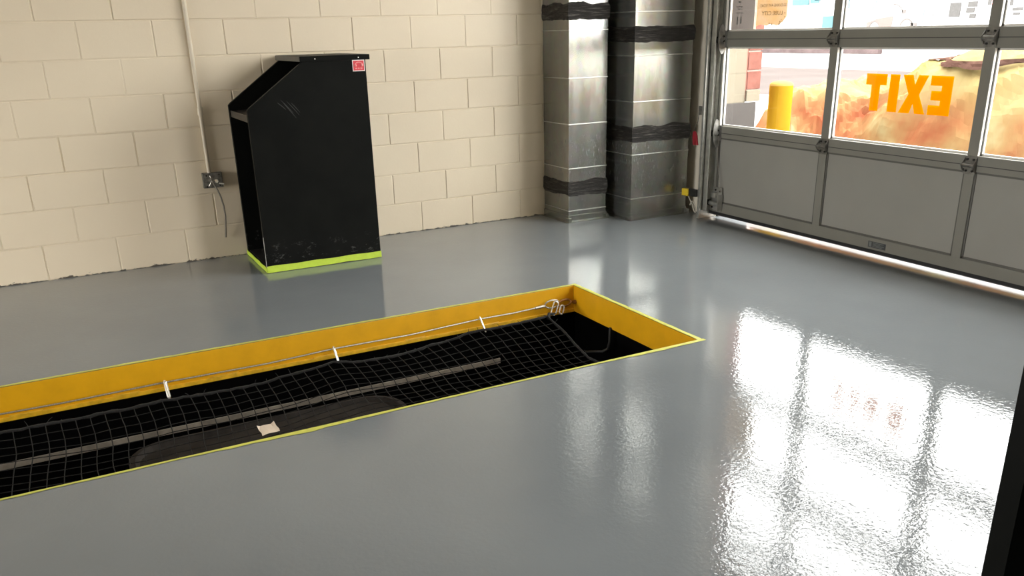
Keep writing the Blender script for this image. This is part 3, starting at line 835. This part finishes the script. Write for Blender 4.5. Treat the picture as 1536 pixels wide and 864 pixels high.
# orange EXIT lettering on the outside of the glass (reads backwards from indoors)
r = empty('exit_lettering', (4.47, -2.355, .855), 'orange EXIT lettering on the middle door pane, reversed as seen from inside', 'sign')
zt, zb = 1.062, .855
def glyph(poly):
    m = MB()
    m.sheet(poly, XG + .006)
    return m.build('letter', M['exit_vinyl'], r, recalc=True)
h = zt - zb
def Y(a, f): return a - f                      # rightwards in the photograph is -Y
# T
glyph([(-2.072, zt), (-2.217, zt), (-2.217, zt - .062), (-2.174, zt - .062), (-2.174, zb), (-2.113, zb), (-2.113, zt - .062), (-2.072, zt - .062)])
# I
glyph([(-2.238, zt), (-2.303, zt), (-2.303, zb), (-2.238, zb)])
# X
glyph([(-2.323, zt), (-2.388, zt), (-2.406, zt - .05), (-2.424, zt), (-2.488, zt), (-2.440, zb + h / 2), (-2.490, zb), (-2.424, zb), (-2.406, zb + .052), (-2.388, zb), (-2.316, zb), (-2.370, zb + h / 2)])
# E, reversed
ya, yb = -2.504, -2.640
glyph([(yb, zt), (yb, zb), (ya, zb), (ya, zb + .052), (yb + .065, zb + .052), (yb + .065, zb + .078), (ya + -.010, zb + .078), (ya - .010, zb + .128), (yb + .065, zb + .128), (yb + .065, zt - .052), (ya, zt - .052), (ya, zt)])

# paper notices stuck on the glass
def paper(y0, y1, z0, z1, rag):
    n = 26; up = []; dn = []
    for k in range(n + 1):
        y = y0 + (y1 - y0) * k / n
        dn.append((y, z0 + (rag(k / n) if rag else 0))); up.append((y, z1))
    return dn + up[::-1]
r = empty('paper_notice', (4.468, -.99, 1.31), 'grey backlit paper notice in the left pane of the overhead door', 'notice')
m = MB(); m.sheet(paper(-.880, -1.098, 1.316, 1.80, None), XG + .006); m.build('sheet', M['paper_grey'], r)
m = MB(); m.sheet([(-1.098, 1.316), (-1.106, 1.316), (-1.106, 1.80), (-1.098, 1.80)], XG + .006); m.build('sheet_edge', M['paper_edge'], r)
m = MB()
for (a, b, c, d) in ((-.935, -.960, 1.487, 1.495), (-.925, -.985, 1.42, 1.425), (-.93, -.975, 1.445, 1.45), (-.92, -.98, 1.46, 1.464), (-.93, -.94, 1.35, 1.40), (-.965, -.975, 1.355, 1.40)):
    m.box((XG + .0054, b, c), (XG + .0059, a, d))
m.build('print', M['decal_text'], r)
r = empty('torn_poster', (4.468, -1.26, 1.33), 'tan poster with torn bottom edge and reversed LUBE CITY lettering on the door glass', 'poster')
def rag(f): return .012 + .012 * abs(math.sin(f * 9)) + .02 * max(0, (f - .72)) * 8 * (f - .72) * 4 + .006 * mnoise.noise(Vector((f * 12, .3, 1)))
m = MB(); m.sheet(paper(-1.118, -1.392, 1.322, 1.80, rag), XG + .006); m.build('sheet', M['paper_tan'], r)
m = MB(); m.sheet([(-1.110, 1.316), (-1.1175, 1.316), (-1.1175, 1.80), (-1.110, 1.80)], XG + .006); m.build('sheet_edge', M['paper_edge'], r)
m = MB()
for (y, z, s) in ((-1.372, 1.412, .004), (-1.372, 1.388, .004), (-1.335, 1.36, .005), (-1.345, 1.372, .004), (-1.262, 1.343, .006), (-1.24, 1.352, .004), (-1.33, 1.345, .006), (-1.36, 1.36, .004)):
    m.box((XG + .0054, y - s * .6, z - s), (XG + .0058, y + s * .6, z + s))
build_each(m, 'stain', M['paper_ink'], r)
def text_mesh(body, size, y_left, z, parent, name, width=None):
    cu = bpy.data.curves.new(name, 'FONT'); cu.body = body; cu.size = size; cu.extrude = .0001; cu.resolution_u = 3
    to = bpy.data.objects.new(name, cu); COL.objects.link(to)
    bpy.context.view_layer.update()
    me = bpy.data.meshes.new_from_object(to.evaluated_get(bpy.context.evaluated_depsgraph_get()))
    bpy.data.objects.remove(to); bpy.data.curves.remove(cu)
    xs = [v.co.x for v in me.vertices]; x0, x1 = min(xs), max(xs)
    k = (width / (x1 - x0)) if width else 1
    off = wloc(parent)
    for v in me.vertices:                      # text seen from behind: its start is at the -Y (right) end
        px, pz, dz = v.co.x, v.co.y, v.co.z
        v.co = Vector((XG + .0055 - dz, y_left + (px - x0) * k, z + pz)) - off
    me.materials.append(M['paper_ink'])
    o = bpy.data.objects.new(name, me); COL.objects.link(o); o.parent = parent
    return o
text_mesh('LUBE CITY', .034, -1.352, 1.402, r, 'lettering', .186)
text_mesh('120 EVANS AVE ROAD', .026, -1.388, 1.452, r, 'lettering', .245)

# ------------------------------------------------------------------ door track and what hangs on it
r = empty('door_track', (4.40, -.80, 0), 'galvanised vertical track and angle at the left edge of the overhead door', 'door track')
m = MB()
m.box((4.334, -.797, .002), (XR - .002, -.793, 3.2)); m.box((4.330, -.803, .002), (4.336, -.781, 3.2), .001)
m.build('angle_bracket', M['track'], r)
m = MB()
for (a, b) in (((4.362, -.802), (4.364, -.840)), ((4.424, -.802), (4.426, -.835)), ((4.362, -.805), (4.426, -.802))):
    m.box((a[0], min(a[1], b[1]), .06), (b[0], max(a[1], b[1]), 3.3))
m.tube([(4.366, -.842, .06), (4.366, -.842, 3.3)], .004, 6)
m.build('roller_channel', M['track'], r)
m = MB()
for zz in (.78, 1.7, 2.5): m.box((4.322, -.781, zz - .032), (4.332, -.752, zz + .030), .002)
build_each(m, 'mounting_clip', M['hinge'], r)
r = empty('safety_sensor', (4.33, -.70, .15), 'small black door safety sensor with yellow face low on the door track', 'sensor')
m = MB(); m.box((4.308, -.785, .160), (4.328, -.700, .215), .006); m.build('housing', M['black_plastic'], r)
m = MB(); m.box((4.300, -.702, .155), (4.334, -.630, .208), .008)
yl = part(m.build('label_face', M['yellow_label'], r), 'yellow printed sensor face')
m = MB()
for k in range(3): m.box((4.3052, -.685 + k * .002, .192 - k * .011), (4.3062, -.65, .196 - k * .011))
m.build('print', M['black_plastic'], yl)
m = MB(); m.tube([(4.33, -.672, .158), (4.332, -.69, .13), (4.333, -.715, .10), (4.333, -.735, .07), (4.332, -.748, .045), (4.332, -.762, .04), (4.333, -.765, .06), (4.333, -.752, .09), (4.332, -.735, .11), (4.332, -.72, .118), (4.332, -.703, .105), (4.332, -.695, .085)], .0038, 7)
part(m.build('wire', M['white_wire'], r, smooth=True), 'looped pale sensor wire')
r = empty('pull_tag', (4.325, -.735, .53), 'small red plastic pull tag hanging on the door track above the sensor', 'tag')
m = MB()
m.prism([(-.706, .625), (-.722, .632), (-.735, .622), (-.748, .60), (-.762, .535), (-.742, .533), (-.735, .565), (-.728, .533), (-.708, .535), (-.704, .58)], 0, 4.318, 4.328)
m.build('handle', M['red_plastic'], r)
m = MB(); m.tube([(4.323, -.718, .628), (4.324, -.722, .66), (4.327, -.745, .70), (4.327, -.752, .748)], .002, 6); m.build('cord', M['black_plastic'], r)

# ------------------------------------------------------------------ outside
m = MB(); m.quad((-60, -60, -.004), (XL - .2, -60, -.004), (XL - .2, 60, -.004), (-60, 60, -.004)); tag(m.build('ground', M['ground'], origin=(0, 0, 0)), kind='structure')
m = MB()
def gq(x0, x1, y0, y1): m.quad((x0, y0, -.004), (x1, y0, -.004), (x1, y1, -.004), (x0, y1, -.004))
gq(XO, 13.5, -60, 90); gq(22.5, 160, -60, 90)
tag(m.build('ground', M['ground'], origin=(0, 0, 0)), kind='structure')
m = MB(); m.quad((13.5, -60, -.004), (22.5, -60, -.004), (22.5, 90, -.004), (13.5, 90, -.004))
tag(m.build('road', M['road'], origin=(0, 0, 0)), 'grey asphalt street outside beyond the tarp heap', 'road', kind='structure')

r = empty('bollard', (5.2, -.66, 0), 'yellow round-topped steel bollard standing outside the left door pane', 'bollard')
m = MB(); m.lathe((5.2, -.66, 0), [(.088, 0), (.088, .905)], 32); m.build('post', M['bollard'], r, smooth=True)
m = MB(); m.lathe((5.2, -.66, .905), [(.0885, 0), (.086, .012), (.076, .022), (.052, .031), (.02, .035)], 32); m.build('cap', M['bollard_cap'], r, smooth=True)

# crumpled tarpaulin heap
def z0f(y): return .55 * y
def tarp_h(x, y):
    ridge = interp([(-7, .7), (-4.5, 1.0), (-3.2, 1.13), (-2.1, 1.16), (-1.6, 1.14), (-1.25, 1.03), (-1.05, .84), (-.8, .74), (-.3, .80), (.0, .82), (.25, .70), (.45, .48), (.8, .24), (1.2, .05), (3, 0)], y)
    t = (x - 5.36) / .85
    front = max(0., min(1., t)); back = max(0., min(1., (8.6 - x) / 1.9))
    prof = (1 - (1 - front) ** 2.1) * (1 - (1 - back) ** 2)
    n1 = mnoise.noise(Vector((x * 2.1, y * 2.1, 4.4))); n2 = 1 - abs(mnoise.noise(Vector((x * 3.7 + n1, y * 3.7, 1.1)))) * 2
    n3 = 1 - abs(mnoise.noise(Vector((x * 8 + n1 * 1.5, y * 8, 6.1)))) * 2
    edge = min(1, prof * 3)
    h = ridge * prof
    calm = 1 if y > -1.3 else .45
    n4 = 1 - abs(mnoise.noise(Vector((x * 1.7 + .6 * n1, y * 1.9, 12.3)))) * 2.2
    diag = 1 - abs(mnoise.noise(Vector(((x + z0f(y)) * 4.2, y * 1.3 + x * 1.1, 3.3)))) * 2
    h += edge * (calm * (.06 * n1 + .06 * (n2 - .5) + .09 * (n4 - .6) + .025 * (n3 - .5)) + (.03 * (diag - .5) if calm < 1 else 0)) * min(1, ridge * 2)
    if h < .004: h = -.003
    return h
m = MB(); NX, NY = 110, 260; vs = []
for i in range(NX + 1):
    for j in range(NY + 1):
        x = 5.30 + 3.35 * i / NX; y = -7 + 8.6 * j / NY
        dx = .05 * mnoise.noise(Vector((x * 3, y * 3, 9.7)))
        vs.append((x + dx, y, tarp_h(x, y)))
m.add(vs, [(i * (NY + 1) + j, (i + 1) * (NY + 1) + j, (i + 1) * (NY + 1) + j + 1, i * (NY + 1) + j + 1) for i in range(NX) for j in range(NY)])
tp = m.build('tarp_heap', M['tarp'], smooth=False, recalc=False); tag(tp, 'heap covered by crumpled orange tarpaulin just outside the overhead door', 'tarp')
# dark strip following the top of the heap
m = MB(); vs = []; n = 44
for k in range(n + 1):
    f = k / n; y = -.98 - 1.35 * f
    zt = 1.085 + .012 * math.sin(f * 9); hw = .005 + .020 * max(0, math.sin(pi * min(1, max(0, (f - .15) / .85)))) + .008 * mnoise.noise(Vector((f * 7, 1, 2)))
    row = []
    for j in range(4):
        z = zt - 2 * hw * j / 3; x = 5.36
        while tarp_h(x, y) < z and x < 7: x += .01
        row.append((x - .05, y, z))
    vs += row
m.add(vs, [(k * 4 + j, k * 4 + 4 + j, k * 4 + 5 + j, k * 4 + 1 + j) for k in range(n) for j in range(3)])
tag(m.build('dark_strip', simple('dark_strip', (.060, .033, .026), .8, var=.35, scale=9, spec=0.)), 'dark reddish strip on top of the orange tarp heap', 'cloth')

# shop across the street
r = empty('shop_building', (39, 25, 0), 'overexposed white shop building across the street with light blue panels', 'building')
m = MB(); m.box((38, -12, -.01), (50, 70, 4.6)); m.build('wall', M['store'], r)
m = MB()
def sp(y0, y1, z0, z1, d=.05): m.box((38 - d, y0, z0), (38, y1, z1))
sp(31.9, 30.7, 2.33, 3.4); sp(30.6, 30.0, 2.40, 3.4); sp(30.3, 28.8, 2.52, 3.4); sp(29.62, 28.9, 1.05, 1.72); sp(28.62, 28.05, 1.05, 1.72); sp(28.55, 27.95, 2.05, 3.4)
[part(q, 'light blue facade panel') for q in build_each(m, 'blue_panel', M['cyan'], r)]
for y0, y1, z0, z1 in ((22.1, 21.55, 1.5, 2.1), (21.25, 20.85, 1.66, 1.86), (21.2, 20.75, 1.9, 2.12), (21.15, 20.7, 2.17, 2.4), (21.05, 20.75, 1.42, 1.60), (20.25, 19.9, 1.95, 2.3), (19.5, 19.1, 1.9, 2.2), (19.55, 19.3, 1.68, 1.80), (19.05, 18.6, 1.68, 1.8), (19.0, 18.7, 1.5, 1.6), (17.5, 17.0, 1.6, 1.9), (16.2, 15.4, 1.3, 2.0)):
    m = MB(); m.box((37.96, y0, z0), (38, y1, z1)); m.build('window', M['window_grey'], r)
m = MB(); m.box((37.95, 20.05, 1.95), (37.96, 19.9, 2.4)); part(m.build('red_sign', M['pink'], r), 'small red sign')
# car poster
r = empty('advert_board', (37.8, 25.2, .7), 'white and pale blue advert board showing a red car across the street', 'advert')
m = MB(); m.box((37.82, 27.2, .7), (37.9, 22.9, 3.2)); m.build('board', M['poster_white'], r)
m = MB()
m.prism([(26.95, .9), (26.95, 3.1), (25.7, 3.1), (26.2, 2.1), (26.6, 1.3)], 0, 37.80, 37.82)
m.prism([(23.35, .9), (23.2, 3.1), (23.5, 3.1), (23.6, .9)], 0, 37.80, 37.82)
part(m.build('blue_border', M['pale_blue'], r), 'pale blue curved border')
m = MB(); m.prism([(26.55, 1.07), (26.55, 1.36), (26.25, 1.42), (26.0, 1.50), (25.7, 1.55), (25.0, 1.62), (25.05, 1.08), (25.75, 1.05), (25.85, 1.25), (26.0, 1.36), (26.15, 1.36), (26.3, 1.25), (26.4, 1.05)], 0, 37.79, 37.80)
part(m.build('car_picture', M['car_red'], r), 'faded red car body print')
m = MB()
def arc(yc, zc, rad, a0, a1, w):
    n = 10
    for k in range(n):
        a, b = a0 + (a1 - a0) * k / n, a0 + (a1 - a0) * (k + 1) / n
        m.quad((37.785, yc + rad * math.cos(a), zc + rad * math.sin(a)), (37.785, yc + rad * math.cos(b), zc + rad * math.sin(b)), (37.785, yc + (rad - w) * math.cos(b), zc + (rad - w) * math.sin(b)), (37.785, yc + (rad - w) * math.cos(a), zc + (rad - w) * math.sin(a)))
arc(26.08, 1.08, .34, 0, pi, .07); arc(24.2, 1.10, .40, .2, pi, .08)
arc(25.0, 1.62, .55, pi * .45, pi * .9, .05); m.box((37.785, 24.55, 1.72), (37.79, 24.3, 1.88)); m.box((37.785, 24.0, 1.1), (37.79, 23.6, 1.28))
part(m.build('wheel_picture', M['car_grey'], r), 'grey wheel and windscreen outlines')
m = MB(); m.box((34.0, 34.0, .0), (34.3, 22.5, .20), .03); tag(m.build('kerb', M['hedge']), 'dark low kerb strip beyond the street', 'kerb')

# ------------------------------------------------------------------ light
w = bpy.data.worlds.new('overcast'); S.world = w; w.use_nodes = True
bg = w.node_tree.nodes['Background']
SKY = 14.5
bg.inputs[0].default_value = (1.0, .985, .96, 1); bg.inputs[1].default_value = SKY
# light portals in the two door openings help the sampler find the sky
def portal(name, y0, y1, z0, z1, x):
    l = bpy.data.lights.new(name, 'AREA'); l.shape = 'RECTANGLE'; l.size = abs(y1 - y0); l.size_y = z1 - z0
    l.cycles.is_portal = True
    o = bpy.data.objects.new(name, l); COL.objects.link(o); o.location = (x, (y0 + y1) / 2, (z0 + z1) / 2)
    o.rotation_euler = (pi / 2, 0, pi / 2 if x > 0 else -pi / 2)
    return o
portal('sky_portal', DY0, DY1, 0, DZ, XO + .03)
portal('sky_portal', EY0, EY1, 0, DZ, XO + .03)
portal('sky_portal', DY0, DY1, 0, 2.3, XL - .22)
# unseen area light added under the ceiling as weak fill
def strip(x, y, e, sx=1.2, sy=.3):
    l = bpy.data.lights.new('fill_light', 'AREA'); l.shape = 'RECTANGLE'; l.size = sx; l.size_y = sy; l.energy = e; l.color = (1, .93, .80)
    o = bpy.data.objects.new('fill_light', l); COL.objects.link(o); o.location = (x, y, ZC - .15); return o
strip(-1.0, -8.4, 12)

# ------------------------------------------------------------------ camera
cam = bpy.data.cameras.new('camera'); co = bpy.data.objects.new('camera', cam); COL.objects.link(co)
roll, pitch, yaw = -0.025712953880922283, 0.3634709775328538, 0.4828616237167619
f = Vector((math.sin(yaw) * math.cos(pitch), math.cos(yaw) * math.cos(pitch), -math.sin(pitch)))
rt = Vector((math.cos(yaw), -math.sin(yaw), 0)); up = rt.cross(f)
c, s = math.cos(roll), math.sin(roll)
R_, U_ = rt * c + up * s, up * c - rt * s
mt = Matrix((R_, U_, -f)).transposed().to_4x4(); mt.translation = Vector((0.1416995903, -5.7334271182, 1.3399442478))
co.matrix_world = mt
cam.sensor_width = 36; cam.sensor_fit = 'HORIZONTAL'
cam.lens = 1278.0123577 * 36 / 1536
cam.shift_y = 102.02335 / 1536
cam.clip_start = .02; cam.clip_end = 500
S.camera = co

S.view_settings.view_transform = 'Standard'; S.view_settings.look = 'None'
S.view_settings.exposure = 0.24; S.view_settings.gamma = 1
S.cycles.use_denoising = True
S.cycles.max_bounces = 10; S.cycles.diffuse_bounces = 6; S.cycles.glossy_bounces = 6; S.cycles.transparent_max_bounces = 16
S.cycles.sample_clamp_indirect = 8
